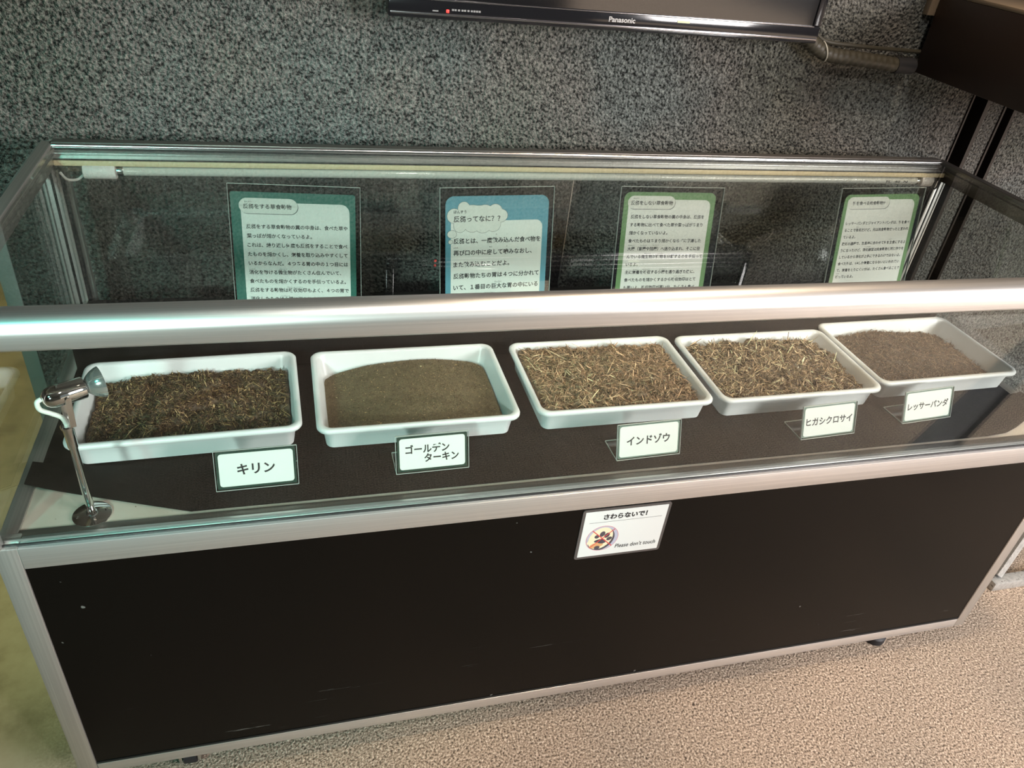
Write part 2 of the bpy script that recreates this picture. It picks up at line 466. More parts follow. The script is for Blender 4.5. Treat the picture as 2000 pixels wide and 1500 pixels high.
box('channel_lip', 0.03, W - 0.03, D - 0.044, D - 0.040, 0.8965, 0.9050, 'tube_reflection', case, 0.0006)
# side rails (rounded outer edge)
def side_rail(sx):
    x = lambda a: a if sx < 0 else W - a
    pf = [(0.000, 0.884), (0.000, 0.912), (0.0035, 0.9190), (0.0095, 0.9228), (0.0250, 0.9228), (0.0260, 0.9215), (0.0260, 0.9120), (0.0300, 0.9100), (0.0300, 0.8990), (0.0220, 0.8970), (0.0220, 0.8840)]
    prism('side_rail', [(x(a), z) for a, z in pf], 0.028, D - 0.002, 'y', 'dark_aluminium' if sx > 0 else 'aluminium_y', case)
side_rail(-1); side_rail(1)
for sx in (-1, 1):
    x = (lambda a: a) if sx < 0 else (lambda a: W - a)
    X = lambda a, b_: (min(x(a), x(b_)), max(x(a), x(b_)))
    # front corner post, full height below the rail
    pw = 0.0294 if sx < 0 else 0.0256
    box('post', *X(0.0, pw), 0.0, 0.030, ZB, ZM + 0.001, AZ, case, 0.0025)
    box('glazing_post', *X(0.0, 0.012), 0.0, 0.012, ZM + 0.001, 0.8800, AZ, case, 0.001)
    # back corner post with its sliding track fins
    box('post', *X(0.0, 0.026), D - 0.028, D, ZB, 0.884, AZ, case, 0.003)
    for a, b_ in ((0.0058, 0.0082), (0.0150, 0.0192)):
        box('post_groove', *X(a, b_), D - 0.0286, D - 0.0278, ZM + 0.004, 0.884, 'gasket', case)
    for a, b_, y0, y1 in ((0.0262, 0.0300, D - 0.031, D - 0.027), (0.0262, 0.0400, D - 0.014, D - 0.001)):
        box('track_fin', *X(a, b_), y0, y1, ZM + 0.004, 0.884, AZ, case)
    box('track_gap', *X(0.0262, 0.0345), D - 0.026, D - 0.0145, ZM + 0.004, 0.884, 'gasket', case)
    # side: middle rail, bottom rail and black panel
    box('side_middle_rail', *X(0.001, 0.024), 0.030, D - 0.028, ZP1, ZM, AY, case, 0.0015)
    box('side_bottom_rail', *X(0.001, 0.024), 0.030, D - 0.028, ZB, ZP0, AY, case, 0.0015)
    box('side_panel', *X(0.006, 0.012), 0.030, D - 0.028, ZP0, ZP1, 'black_laminate', case)
    box('glass_pane', *X(0.004, 0.009), 0.010, D - 0.029, ZM - 0.002, 0.8995, 'case_glass', case)
box('middle_rail', 0.0294, W - 0.0256, 0.0, 0.024, ZP1, ZM, AX, case, 0.0015)
box('bottom_rail', 0.0294, W - 0.0256, 0.0, 0.024, ZB, ZP0, AX, case, 0.0015)
box('panel_bead', 0.0294, W - 0.0256, 0.0008, 0.0030, ZP0, ZP0 + 0.0035, 'gasket', case)
box('front_panel', 0.0294, W - 0.0256, 0.0022, 0.010, ZP0, ZP1, 'black_laminate', case)
box('glass_gasket', 0.010, W - 0.010, 0.0052, 0.0072, ZM, ZM + 0.0035, 'gasket', case)
box('glazing_bead', 0.012, W - 0.012, 0.013, 0.0155, ZM, ZM + 0.0045, AX, case, 0.0006)
box('sill', 0.012, W - 0.012, 0.0155, 0.036, ZM - 0.006, ZM - 0.0005, 'dark_aluminium', case, 0.0006)
box('side_sill', 0.0095, 0.026, 0.036, D - 0.03, ZM - 0.010, ZM - 0.0035, 'dark_aluminium', case)
box('side_sill', W - 0.026, W - 0.0095, 0.036, D - 0.03, ZM - 0.010, ZM - 0.0035, 'dark_aluminium', case)
box('glass_pane', 0.010, W - 0.010, 0.0075, 0.0125, ZM + 0.0005, 0.8805, 'case_glass', case)
box('glass_pane', 0.027, W - 0.027, 0.0290, D - 0.0185, 0.9145, 0.9195, 'case_glass', case)
gl1 = box('sliding_glass', 0.036, 0.922, D - 0.024, D - 0.019, 0.632, 0.900, 'case_glass', case)
gl2 = box('sliding_glass', 0.908, W - 0.036, D - 0.012, D - 0.007, 0.632, 0.900, 'case_glass', case)
box('glass_edge_strip', 0.9215, 0.9235, D - 0.0245, D - 0.0185, 0.632, 0.896, 'bright_steel', case)
box('deck_board', 0.024, W - 0.024, 0.034, D - 0.028, ZD - 0.016, ZD, 'cream_board', case)
box('back_track', 0.03, W - 0.03, D - 0.030, D - 0.004, ZM - 0.003, 0.631, 'gasket', case, 0.001)
box('track_edge', 0.034, W - 0.034, D - 0.031, D - 0.0295, 0.6305, 0.6325, 'dark_aluminium', case)
box('back_panel', 0.026, W - 0.026, D - 0.012, D - 0.006, ZB + 0.01, ZM - 0.004, 'case_back_board', case)
box('bottom_board', 0.024, W - 0.024, 0.024, D - 0.012, ZB + 0.004, ZB + 0.016, 'case_back_board', case)
# fluorescent lamp under the back rail
ty, tz = D - 0.036, 0.8865
lampt = tube('lamp_tube', [(0.128, ty, tz), (1.712, ty, tz)], 0.0078, 'tube_glass', case, 20)
def capx(name, x0, x1, r, mat, parent):
    return link(name, tube_mesh([(x0, ty, tz), (x0 + 0.002, ty, tz), (x1 - 0.002, ty, tz), (x1, ty, tz)], [r * 0.93, r, r, r * 0.93], 24, True, name), mat, parent)
capx('lamp_cap', 0.118, 0.130, 0.0082, 'metal_cap', lampt)
capx('lamp_cap', 1.706, 1.716, 0.0084, 'metal_cap', lampt)
h1 = capx('lamp_holder', 0.070, 0.118, 0.0135, 'white_lamp_plastic', case)
h2 = capx('lamp_holder', 1.716, 1.746, 0.0125, 'white_lamp_plastic', case)
tube('lamp_cable', catmull([(0.070, ty, tz - 0.006), (0.058, ty - 0.004, tz - 0.014), (0.044, ty - 0.006, tz - 0.013), (0.034, ty, tz - 0.004)]), 0.0022, 'white_cable', h1, 8)
tube('lamp_cable', catmull([(1.746, ty, tz - 0.004), (1.756, ty - 0.004, tz - 0.016), (1.766, ty - 0.004, tz - 0.014), (1.770, ty, tz)]), 0.0018, 'rubber', h2, 8)
lettering('lamp_print', [('FL  40  N', 1.625, 0.0, 0.007, 0.055)], 'ink_grey', lampt, 0.0).matrix_local = \
    Matrix.Translation((0, ty - 0.0082, tz)) @ Matrix.Rotation(R(90), 4, 'X')
# adjustable feet / casters
for cx, cy in ((0.165, 0.034), (0.165, 0.52)):
    ft = link('caster', tube_mesh([(cx - 0.010, cy, 0.0225), (cx + 0.010, cy, 0.0225)], 0.0225, 24, True, 'wheel'), 'rubber', case)
    boxes('caster_fork', [(cx - 0.018, cx - 0.0125, cy - 0.020, cy + 0.020, 0.015, ZB), (cx + 0.0125, cx + 0.018, cy - 0.020, cy + 0.020, 0.015, ZB), (cx - 0.024, cx + 0.024, cy - 0.026, cy + 0.024, ZB - 0.005, ZB)], 'bright_steel', ft, 0.0008)
for cx, cy in ((1.611, 0.040), (1.611, 0.52)):
    lathe('levelling_foot', [(0, 0), (0.0235, 0), (0.0245, 0.004), (0.0240, 0.016), (0.0200, 0.020), (0.007, 0.022), (0.006, ZB), (0, ZB)], 'rubber', case, 32, Matrix.Translation((cx, cy, 0)))

# ------------------------------------------------------------------ black mats on the deck
def sheet(name, outline, z0, thick, mat, lift=None):
    bm = bmesh.new()
    vs = [bm.verts.new((x, y, 0)) for x, y in outline]
    bm.faces.new(vs)
    bmesh.ops.triangulate(bm, faces=bm.faces)
    for _ in range(5):
        bmesh.ops.subdivide_edges(bm, edges=[e for e in bm.edges if e.calc_length() > 0.035], cuts=1)
        bmesh.ops.triangulate(bm, faces=[f for f in bm.faces if len(f.verts) > 3])
    for v in bm.verts: v.co.z = z0 + (lift(v.co.x, v.co.y) if lift else 0)
    ex = bmesh.ops.extrude_face_region(bm, geom=list(bm.faces))
    for g in ex['geom']:
        if isinstance(g, bmesh.types.BMVert): g.co.z += thick
    return link(name, finish(bm, name, True, 50), mat)
wr = lambda x, y: 0.0012 * (0.5 + 0.5 * mnoise.noise(Vector((x * 7, y * 7, 0))))
tag(sheet('black_mat', [(0.012, 0.125), (0.012, 0.550), (1.786, 0.550), (1.786, 0.125)], ZD + 0.0002, 0.0012, 'black_mat', wr),
    'wide matt black sheet lying under all five white trays in the case', 'mat')
fm = [(0.012, 0.120), (0.0125, 0.168), (0.05, 0.160), (0.14, 0.146), (0.25, 0.145), (1.780, 0.145), (1.785, 0.115), (1.760, 0.092), (1.725, 0.070), (1.690, 0.055), (1.655, 0.043), (1.61, 0.0385), (0.235, 0.0385)]
tag(sheet('front_mat_strip', fm, ZD + 0.0034, 0.0012, 'black_mat', lambda x, y: wr(x, y) + 0.006 * max(0, (0.09 - x) / 0.09) ** 2 + 0.012 * max(0, (x - 1.66) / 0.12) ** 2),
    'black cloth strip along the case front under the name cards, its corners lifted', 'mat')

# black covered step along the back of the deck, carrying the tall signs
tag(sheet('display_step', [(0.030, 0.400), (0.030, 0.551), (1.768, 0.551), (1.768, 0.400)], ZD + 0.0022, 0.0600, 'black_mat', None),
    'low matt black step along the back of the case under the four tall signs', 'step')
ZSTEP = ZD + 0.0622

# ------------------------------------------------------------------ trays
TH = 0.0454
def tray_mesh(w_, d_):
    loops = [(0.0160, 0.012, 0.0), (0.0140, 0.013, 0.0012), (0.0090, 0.017, TH - 0.010), (0.0080, 0.018, TH - 0.0085), (0.0012, 0.019, TH - 0.0085), (0.0, 0.020, TH - 0.0065), (0.0, 0.020, TH - 0.003),
             (0.0018, 0.019, TH - 0.0006), (0.0045, 0.018, TH), (0.0085, 0.017, TH - 0.0008), (0.0105, 0.016, TH - 0.004), (0.0175, 0.012, 0.008), (0.0200, 0.011, 0.0032), (0.0245, 0.009, 0.0022)]
    bm = bmesh.new(); rings = []
    for ins, r, z in loops:
        rings.append([bm.verts.new((x, y, z)) for x, y in rrect(-w_ / 2 + ins, w_ / 2 - ins, ins, d_ - ins, r, 7)])
    for A, B in zip(rings, rings[1:]):
        k = len(A)
        for i in range(k): bm.faces.new((A[i], A[(i + 1) % k], B[(i + 1) % k], B[i]))
    bm.faces.new(rings[0][::-1]); bm.faces.new(rings[-1])
    return finish(bm, 'plastic_tray', True, 50)
TR = [(0.2253, 0.1484, 0.0268, 0.330, 0.222), (0.5735, 0.1400, 0.008, 0.326, 0.229), (0.9286, 0.1436, 0.004, 0.325, 0.224),
      (1.2745, 0.1436, 0.008, 0.340, 0.222), (1.6180, 0.1640, 0.020, 0.334, 0.228)]
TLAB = ['white plastic tray at the left end of the case, behind the chrome spotlight',
        'white plastic tray holding the smooth mound of fine brown powder',
        'white plastic tray in the middle, filled to the rim with straw-coloured fibres',
        'white plastic tray fourth from the left, holding coarse dark straw litter',
        'white plastic tray at the right end of the case, holding fine dull fluff']
ZTR = ZD + 0.0035
for (x, y, a, w_, d_), lab in zip(TR, TLAB):
    o = link('plastic_tray', tray_mesh(w_, d_), 'white_plastic', None, (x, y, ZTR)); o.rotation_euler = (0, 0, a)
    tag(o, lab, 'tray', 'white plastic sample trays')

# contents ----------------------------------------------------------
rng = np.random.default_rng(11)
def vnoise(x, y, s, seed):
    """smooth value noise on arrays"""
    g = np.random.default_rng(seed).random((96, 96))
    X = (x * s + 31.7) % 95; Y = (y * s + 17.3) % 95
    i = np.floor(X).astype(int); j = np.floor(Y).astype(int); fx = X - i; fy = Y - j
    fx = fx * fx * (3 - 2 * fx); fy = fy * fy * (3 - 2 * fy)
    i2 = (i + 1) % 96; j2 = (j + 1) % 96
    return (g[i, j] * (1 - fx) + g[i2, j] * fx) * (1 - fy) + (g[i, j2] * (1 - fx) + g[i2, j2] * fx) * fy
def heap(name, k, hfun, lumps, base_cols, fibres, label, nx=190, ny=130, seed=1, gain=1.5):
    x0, y0, a, w_, d_ = TR[k]
    u, v = np.meshgrid(np.linspace(0, 1, nx), np.linspace(0, 1, ny), indexing='ij')
    def H(u, v):
        h = hfun(u, v)
        for amp, s, sd in lumps: h = h + amp * (vnoise(u * w_, v * d_, s, sd + seed * 10) - 0.5)
        edge = np.minimum(np.minimum(u, 1 - u) * w_, np.minimum(v, 1 - v) * d_)
        return np.clip(h, 0.0045, TH + 0.004) - 0.0022 * np.exp(-edge / 0.004)
    def XY(u, v, h):
        ins = 0.0125 + 0.0085 * (1 - np.clip(h / TH, 0, 1))
        # rounded corners: pull the square towards a superellipse
        cu, cv = u * 2 - 1, v * 2 - 1
        rr_ = np.maximum(np.abs(cu), np.abs(cv)); sup = (np.abs(cu) ** 14 + np.abs(cv) ** 14) ** (1 / 14) + 1e-9
        f = rr_ / sup
        return cu * f * (w_ / 2 - ins), d_ / 2 + cv * f * (d_ / 2 - ins)
    h = H(u, v); X, Y = XY(u, v, h)
    V = np.stack([X, Y, h], -1).reshape(-1, 3)
    idx = np.arange(nx * ny).reshape(nx, ny)
    Fq = np.stack([idx[:-1, :-1], idx[1:, :-1], idx[1:, 1:], idx[:-1, 1:]], -1).reshape(-1, 4)
    cn = vnoise(u * w_, v * d_, 160, seed + 50).reshape(-1, 1); cn2 = vnoise(u * w_, v * d_, 900, seed + 60).reshape(-1, 1)
    t = np.clip(0.5 * cn + 0.5 * cn2, 0, 1)
    C = (np.array(base_cols[0]) * (1 - t) + np.array(base_cols[1]) * t) * gain
    Vs, Fs, Cs = [V], [Fq], [C]; nb = len(V)
    for (N, L, Wd, tilt, pal, curl) in fibres:
        uu = rng.random(N) * 0.965 + 0.0175; vv_ = rng.random(N) * 0.95 + 0.025
        hh = H(uu, vv_); px, py = XY(uu, vv_, hh)
        az = rng.random(N) * 2 * np.pi; tl = rng.normal(0, tilt, N)
        ln = L * np.exp(rng.normal(0, 0.42, N)); wd = Wd * np.exp(rng.normal(0, 0.3, N))
        # keep the ends inside the tray
        ins = 0.0135
        ex = np.abs(np.cos(az)) * ln / 2; px = np.clip(px, -w_ / 2 + ins + ex, w_ / 2 - ins - ex)
        ey = np.abs(np.sin(az)) * ln / 2; py = np.clip(py, ins + ey, d_ - ins - ey)
        d = np.stack([np.cos(az) * np.cos(tl), np.sin(az) * np.cos(tl), np.sin(tl)], -1)
        s = np.stack([-np.sin(az), np.cos(az), rng.normal(0, 0.5, N)], -1); s /= np.linalg.norm(s, axis=1, keepdims=True)
        upv = np.cross(d, s)
        c = np.stack([px, py, hh + 0.0007 + np.abs(np.sin(tl)) * ln * 0.28 + rng.random(N) * 0.0016], -1)
        mid = c + upv * (ln * curl * rng.normal(0, 1, N))[:, None]
        e1 = c - d * (ln / 2)[:, None]; e2 = c + d * (ln / 2)[:, None]
        o_ = s * (wd / 2)[:, None]; r_ = upv * (wd / 3)[:, None]
        P = np.stack([e1 - o_ * .5, e1 + o_ * .5, mid - o_, mid + o_, mid + r_, e2 - o_ * .4, e2 + o_ * .4], 1)
        P[:, :, 2] = np.maximum(P[:, :, 2], 0.0045)
        b0 = nb + np.arange(N) * 7
        for q in ((0, 1, 3, 4), (1, 0, 2, 4), (2, 5, 6, 4), (4, 6, 3, 3)):
            if q[2] == q[3]: continue
            Fs.append(np.stack([b0 + t_ for t_ in q], -1))
        Fs.append(np.stack([b0 + 4, b0 + 5, b0 + 6, b0 + 3], -1))
        pal = np.array(pal); pi = rng.integers(0, len(pal), N)
        cc = pal[pi] * np.array([1.10, 1.0, 0.95]) * gain * np.exp(rng.normal(0, 0.22, (N, 1)))
        Vs.append(P.reshape(-1, 3)); Cs.append(np.repeat(cc, 7, axis=0)); nb += N * 7
    V = np.concatenate(Vs); F = np.concatenate(Fs); C = np.concatenate(Cs)
    me = bpy.data.meshes.new(name)
    me.vertices.add(len(V)); me.vertices.foreach_set('co', V.astype(np.float32).ravel())
    me.loops.add(F.size); me.loops.foreach_set('vertex_index', F.astype(np.int32).ravel())
    me.polygons.add(len(F)); me.polygons.foreach_set('loop_start', np.arange(0, F.size, 4, dtype=np.int32))
    me.polygons.foreach_set('loop_total', np.full(len(F), 4, dtype=np.int32))
    me.update(calc_edges=True); me.validate()
    ca = me.color_attributes.new('Col', 'FLOAT_COLOR', 'POINT')
    if len(me.vertices) == len(C): ca.data.foreach_set('color', np.concatenate([np.clip(C, 0, 1), np.ones((len(C), 1))], 1).astype(np.float32).ravel())
    o = link(name, me, 'plant_debris', None, (x0, y0, ZTR)); o.rotation_euler = (0, 0, a)
    tag(o, label, 'dung sample', kind='stuff')
    return o
G = lambda u, v, cu, cv, su, sv: np.exp(-((u - cu) / su) ** 2 - ((v - cv) / sv) ** 2)
BR1 = [(0.085, 0.050, 0.028), (0.13, 0.080, 0.045), (0.20, 0.125, 0.065), (0.055, 0.033, 0.020), (0.16, 0.12, 0.06)]
heap('crumbly_dung', 0, lambda u, v: 0.011 + 0.019 * G(u, v, 0.66, 0.55, 0.5, 0.8) + 0.003 * np.sin(u * 7), [(0.010, 55, 1), (0.006, 130, 2), (0.003, 300, 3)],
     [(0.030, 0.018, 0.012), (0.13, 0.082, 0.048)],
     [(11000, 0.0045, 0.0013, 0.5, BR1, 0.12), (1500, 0.0080, 0.0014, 0.4, [(0.36, 0.25, 0.12), (0.30, 0.22, 0.10), (0.45, 0.33, 0.18)], 0.06)],
     'dark brown crumbly dung with short golden fibres in the leftmost tray', seed=1)
heap('powdery_dung', 1, lambda u, v: 0.0055 + 0.027 * np.clip(1 - ((u - 0.56) / 0.55) ** 2, 0, 1) * (0.62 + 0.38 * np.clip(1 - ((v - 0.55) / 0.7) ** 2, 0, 1)), [(0.0012, 40, 1), (0.0009, 700, 2)],
     [(0.075, 0.052, 0.026), (0.175, 0.130, 0.070)],
     [(9000, 0.0013, 0.0009, 0.5, [(0.17, 0.12, 0.07), (0.11, 0.08, 0.04), (0.07, 0.05, 0.028)], 0.1), (260, 0.0022, 0.0011, 0.4, [(0.5, 0.38, 0.22), (0.42, 0.30, 0.15)], 0.05)],
     'smooth dome of fine powdery olive-brown dung in the second tray from the left', nx=260, ny=180, seed=2)
ST = [(0.30, 0.20, 0.115), (0.22, 0.15, 0.085), (0.36, 0.26, 0.155), (0.17, 0.11, 0.065), (0.28, 0.22, 0.13)]
heap('straw_dung', 2, lambda u, v: 0.032 + 0.006 * G(u, v, 0.6, 0.6, 0.5, 0.6) + 0.004 * (u < .1), [(0.011, 60, 1), (0.008, 140, 2)],
     [(0.040, 0.026, 0.016), (0.20, 0.14, 0.08)],
     [(11500, 0.0075, 0.0012, 0.35, ST, 0.08), (1700, 0.0150, 0.0016, 0.35, [(0.58, 0.43, 0.27), (0.48, 0.34, 0.21)], 0.04)],
     'reddish straw-like dung of dry chopped fibres in the middle tray', seed=3)
ST2 = [(0.26, 0.19, 0.115), (0.18, 0.13, 0.08), (0.34, 0.27, 0.16), (0.12, 0.09, 0.055), (0.24, 0.20, 0.115)]
heap('coarse_dung', 3, lambda u, v: 0.028 + 0.010 * G(u, v, 0.5, 0.65, 0.55, 0.6) - 0.006 * u, [(0.014, 50, 1), (0.010, 120, 2)],
     [(0.026, 0.019, 0.013), (0.17, 0.125, 0.075)],
     [(10500, 0.0085, 0.0013, 0.40, ST2, 0.09), (2000, 0.0160, 0.0018, 0.40, [(0.64, 0.52, 0.34), (0.52, 0.41, 0.26)], 0.06)],
     'coarse dark dung with pale bent straws in the fourth tray from the left', seed=4)
heap('fluffy_dung', 4, lambda u, v: 0.010 + 0.024 * G(u, v, 0.42, 0.62, 0.42, 0.6), [(0.006, 55, 1), (0.005, 150, 2), (0.003, 300, 3)],
     [(0.060, 0.045, 0.032), (0.17, 0.13, 0.09)],
     [(13000, 0.0048, 0.0009, 0.5, [(0.20, 0.15, 0.10), (0.15, 0.11, 0.075), (0.27, 0.21, 0.14), (0.11, 0.08, 0.055)], 0.15), (260, 0.013, 0.0009, 0.3, [(0.36, 0.29, 0.2)], 0.1)],
     'fine fluffy grey-brown dung low in the rightmost tray', seed=5)

# ------------------------------------------------------------------ tall information signs in leaning acrylic stands
HW, HH, KV = 0.211, 0.258, 0.975
def sign(mx_, my_, yaw, label, border_mat, border_rect, br, white_rect, wr_, pill, title, tx, ty_, tsz, ruby, body, extra=None, lean=12.5):
    """coordinates in mm from the holder's top-left corner"""
    t = thing('sign_stand', label, 'sign', (mx_, my_, ZSTEP + 0.0006), R(yaw), 'tall acrylic sign stands')
    face = Matrix.Rotation(R(90 - lean), 4, 'X')      # local xy plane -> leaning upright plane
    hold = boxes('holder', [(-HW / 2, HW / 2, 0.0, HH, -0.0022, -0.0008), (-HW / 2, HW / 2, 0.0, HH, 0.0004, 0.0016)], 'acrylic', t)
    hold.matrix_local = face
    ed = boxes('holder_edge', [(-HW / 2 - 0.0006, HW / 2 + 0.0006, HH - 0.0004, HH + 0.0004, -0.0022, 0.0016), (-HW / 2 - 0.0006, -HW / 2, 0, HH, -0.0022, 0.0016), (HW / 2, HW / 2 + 0.0006, 0, HH, -0.0022, 0.0016)], 'acrylic_edge', t)
    ed.matrix_local = face
    box('foot', -HW / 2, HW / 2, -0.0008, 0.075, 0.0, 0.0022, 'acrylic', t)
    K = HW / 0.216
    px = lambda a: -HW / 2 + a / 1000.0 * K
    py = lambda a: max(0.001, HH - a / 1000.0 * KV)
    tsz *= K; body = (body[0], body[1], body[2], body[3] * K, body[4])
    x0, y0, x1, y1 = border_rect
    card = flat('card', rrect(px(x0), px(x1), py(y1), py(y0), br, 6, (0, 0, 1, 1)), 0.0, border_mat, t, 0.0005)
    card.matrix_local = face
    x0, y0, x1, y1 = white_rect
    flat('text_panel', rrect(px(x0), px(x1), py(y1), py(y0), wr_, 6, (0, 0, 1, 0)), 0.00008, 'paper_white', card, 0.0001)
    if pill:
        x0, y0, x1, y1 = pill; rr2 = (y1 - y0) / 2000.0
        flat('title_shadow', rrect(px(x0 + .9), px(x1 + .9), py(y1 + .9), py(y0 + .9), rr2, 8), 0.00012, 'ink_grey', card, 0.00004)
        flat('title_plate', rrect(px(x0), px(x1), py(y1), py(y0), rr2, 8), 0.00017, 'paper_cream', card, 0.00004)
    items = [(title, px(tx), py(ty_), tsz / 1000.0, None)] + [(r_[0], px(r_[1]), py(r_[2]), r_[3] / 1000.0, None) for r_ in ruby]
    bx, by, sp_, sz, lines = body
    for k, ln in enumerate(lines):
        if ln: items.append((ln, px(bx), py(by + sp_ * k), sz / 1000.0, None))
    lettering('lettering', items, 'ink', card, 0.00024)
    if extra: extra(card, px, py)
    return t
def solve_base(mx, my, yaw, lean=15):
    return my - HH * math.sin(R(lean)) * 1.0
def dash_line(card, px, py, x0, x1, y, cx, cy, r, seed=0):
    q = []
    k = x0
    bm = bmesh.new()
    while k < x1:
        bm_box(bm, px(k), px(k + 3.2), py(y + .5), py(y - .5), 0.00018, 0.00026); k += 5.6
    link('dashed_line', finish(bm, 'dashed_line'), 'ink', card)
    bm = bmesh.new(); seg = 32
    for ra, rb in ((r, r - 0.6), (r * 0.28, r * 0.22)):
        A = [bm.verts.new((px(cx + ra * math.cos(2 * math.pi * i / seg)), py(cy + ra * math.sin(2 * math.pi * i / seg)), 0.00026)) for i in range(seg)]
        B = [bm.verts.new((px(cx + rb * math.cos(2 * math.pi * i / seg)), py(cy + rb * math.sin(2 * math.pi * i / seg)), 0.00026)) for i in range(seg)]
        for i in range(seg): bm.faces.new((A[i], A[(i + 1) % seg], B[(i + 1) % seg], B[i]))
    for a in range(0, 360, 45):
        c, s_ = math.cos(R(a)), math.sin(R(a))
        q = [bm.verts.new((px(cx + (t_ * r) * c - o_ * s_), py(cy + (t_ * r) * s_ + o_ * c), 0.00026)) for t_, o_ in ((.45, -.25), (.75, -.25), (.75, .25), (.45, .25))]
        bm.faces.new(q)
    link('round_emblem', finish(bm, 'round_emblem'), 'ink_blue', card)

B1 = ['反芻をする草食動物の糞の中身は、食べた草や', '葉っぱが細かくなっているよ。', 'これは、繰り返し何度も反芻をすることで食べ', 'たものを細かくし、栄養を取り込みやすくして',
      'いるからなんだ。４つある胃の中の１つ目には', '消化を助ける微生物がたくさん住んでいて、', '食べたものを細かくするのを手伝っているよ。', '反芻をする動物は吸収効率もよく、４つの胃で', '消化したものは小腸に送り込まれてすぐに栄養', 'を吸収されるよ。']
sign(0.3952, 0.4035, -4.5, 'tall sign with a dark teal border, leftmost of the four behind the trays', 'print_teal', (3, 13, 208, 298), 0.004,
     (19, 30, 198, 298), 0.014, (16, 23, 112, 49), '反芻をする草食動物', 23, 37, 8.8, [('はんすう', 25.5, 29.3, 3.0), ('しょうか', 26, 145, 2.6), ('びせいぶつ', 76, 145, 2.6), ('きゅうしゅうこうりつ', 89, 177, 2.6), ('しょうちょう', 77, 193, 2.6)],
     (26, 71, 15.9, 8.05, B1))
B2 = ['反芻とは、一度飲み込んだ食べ物を', '再び口の中に戻して噛みなおし、', 'また飲み込むことだよ。', '反芻動物たちの胃は４つに分かれて', 'いて、１番目の巨大な胃の中にいる', 'たくさんの微生物が植物を', 'しっかりと分解することで、']
def cloud(card, px, py):
    def blob(lst, z, mat, name, grow=0.0):
        bm = bmesh.new()
        for k, (cx, cy, rx, ry) in enumerate(lst):
            seg = 28
            bm.faces.new([bm.verts.new((px(cx + (rx + grow) * math.cos(2 * math.pi * i / seg)), py(cy - (ry + grow) * math.sin(2 * math.pi * i / seg)), z + k * 0.000004)) for i in range(seg)])
        link(name, finish(bm, name), mat, card)
    L = [(70, 52, 45, 20), (26, 50, 13, 13), (44, 36, 11, 11), (60, 40, 16, 9), (83, 40, 14, 9), (103, 42, 13, 12), (113, 51, 14, 12), (37, 67, 12, 13), (60, 68, 15, 12), (80, 69, 15, 13), (100, 66, 14, 14)]
    blob(L, 0.00010, 'ink_grey', 'cloud_outline', 0.55); blob(L, 0.00016, 'paper_cream', 'cloud_bubble')
    blob([(22, 83, 8.6, 7.2), (19.5, 97, 4.2, 3.8)], 0.00010, 'ink_grey', 'bubble_outline', 0.4); blob([(22, 83, 8.4, 7), (19.5, 97, 4, 3.6)], 0.00016, 'paper_cream', 'bubble')
    bm = bmesh.new()
    for (bx_, by_, tx_, ty2, wd, be) in ((178, 236, 172, 224, 1.6, -2), (181, 238, 181, 206, 2.6, .5), (184, 240, 197, 202, 3.0, 4), (188, 242, 206, 216, 2.4, 3)):
        L_, R_ = [], []
        for i in range(9):
            t_ = i / 8; x_ = bx_ + (tx_ - bx_) * t_ - be * math.sin(math.pi * t_); y_ = by_ + (ty2 - by_) * t_; h_ = wd / 2 * math.sin(math.pi * min(1, t_ * .9 + .1)) + .05
            L_.append(bm.verts.new((px(x_ - h_), py(y_), 0.0003))); R_.append(bm.verts.new((px(x_ + h_), py(y_), 0.0003)))
        for i in range(8): bm.faces.new((L_[i], R_[i], R_[i + 1], L_[i + 1]))
    link('grass_drawing', finish(bm, 'grass_drawing'), 'ink_grey', card)
sign(0.7492, 0.4032, 3.2, 'tall sign with a light blue border and a white thought bubble title', 'print_blue', (10, 15, 207, 298), 0.015,
     (20, 60, 196, 298), 0.013, None, '反芻ってなに？？', 25, 56, 11.8, [('はんすう', 25, 43, 6.2), ('の', 105, 85, 2.8), ('こ', 126, 85, 2.8), ('ふたた', 25, 108, 3), ('もど', 93, 108, 3), ('か', 126, 108, 3), ('きょだい', 105, 175, 3.4), ('びせいぶつ', 86, 196, 3.4), ('ぶんかい', 86, 217, 3.2)],
     (25, 96, 21.8, 10.6, B2), cloud)
B3 = ['反芻をしない草食動物の糞の中身は、反芻を', 'する動物に比べて食べた草や葉っぱがあまり', '細かくなっていないよ。', '食べたものはあまり細かくならずに発達した', '大腸（盲腸や結腸）へ送り込まれ、そこに住', 'んでいる微生物が植物を分解するのを手伝って', 'いるよ。', '主に栄養を吸収する小腸を通り過ぎた後に、', '食べたものを細かくするから吸収効率はとて', 'も悪いよ。吸収効率が悪い分、たくさん食べ', 'て補っているよ。']
sign(1.0879, 0.4100, -1.0, 'tall sign with a leaf green border, right of the join in the back glass', 'print_green', (8, 10, 201, 298), 0.013,
     (18, 24, 191, 298), 0.013, (16, 17, 115, 42), '反芻をしない草食動物', 22.6, 30.5, 8.8, [('はんすう', 27, 22, 3.0), ('だいちょう', 26, 113, 2.6), ('もうちょう', 52, 113, 2.6), ('けっちょう', 78, 113, 2.6), ('びせいぶつ', 62, 129, 2.6), ('しょくぶつ', 90, 129, 2.6), ('えいよう', 42, 161, 2.6), ('きゅうしゅう', 62, 161, 2.6), ('しょうちょう', 98, 161, 2.6), ('きゅうしゅうこうりつ', 132, 176, 2.4), ('おぎな', 34, 209, 2.6)],
     (25, 57, 15.7, 7.85, B3), lambda c, px, py: dash_line(c, px, py, 56, 160, 225, 48, 236, 9.5))
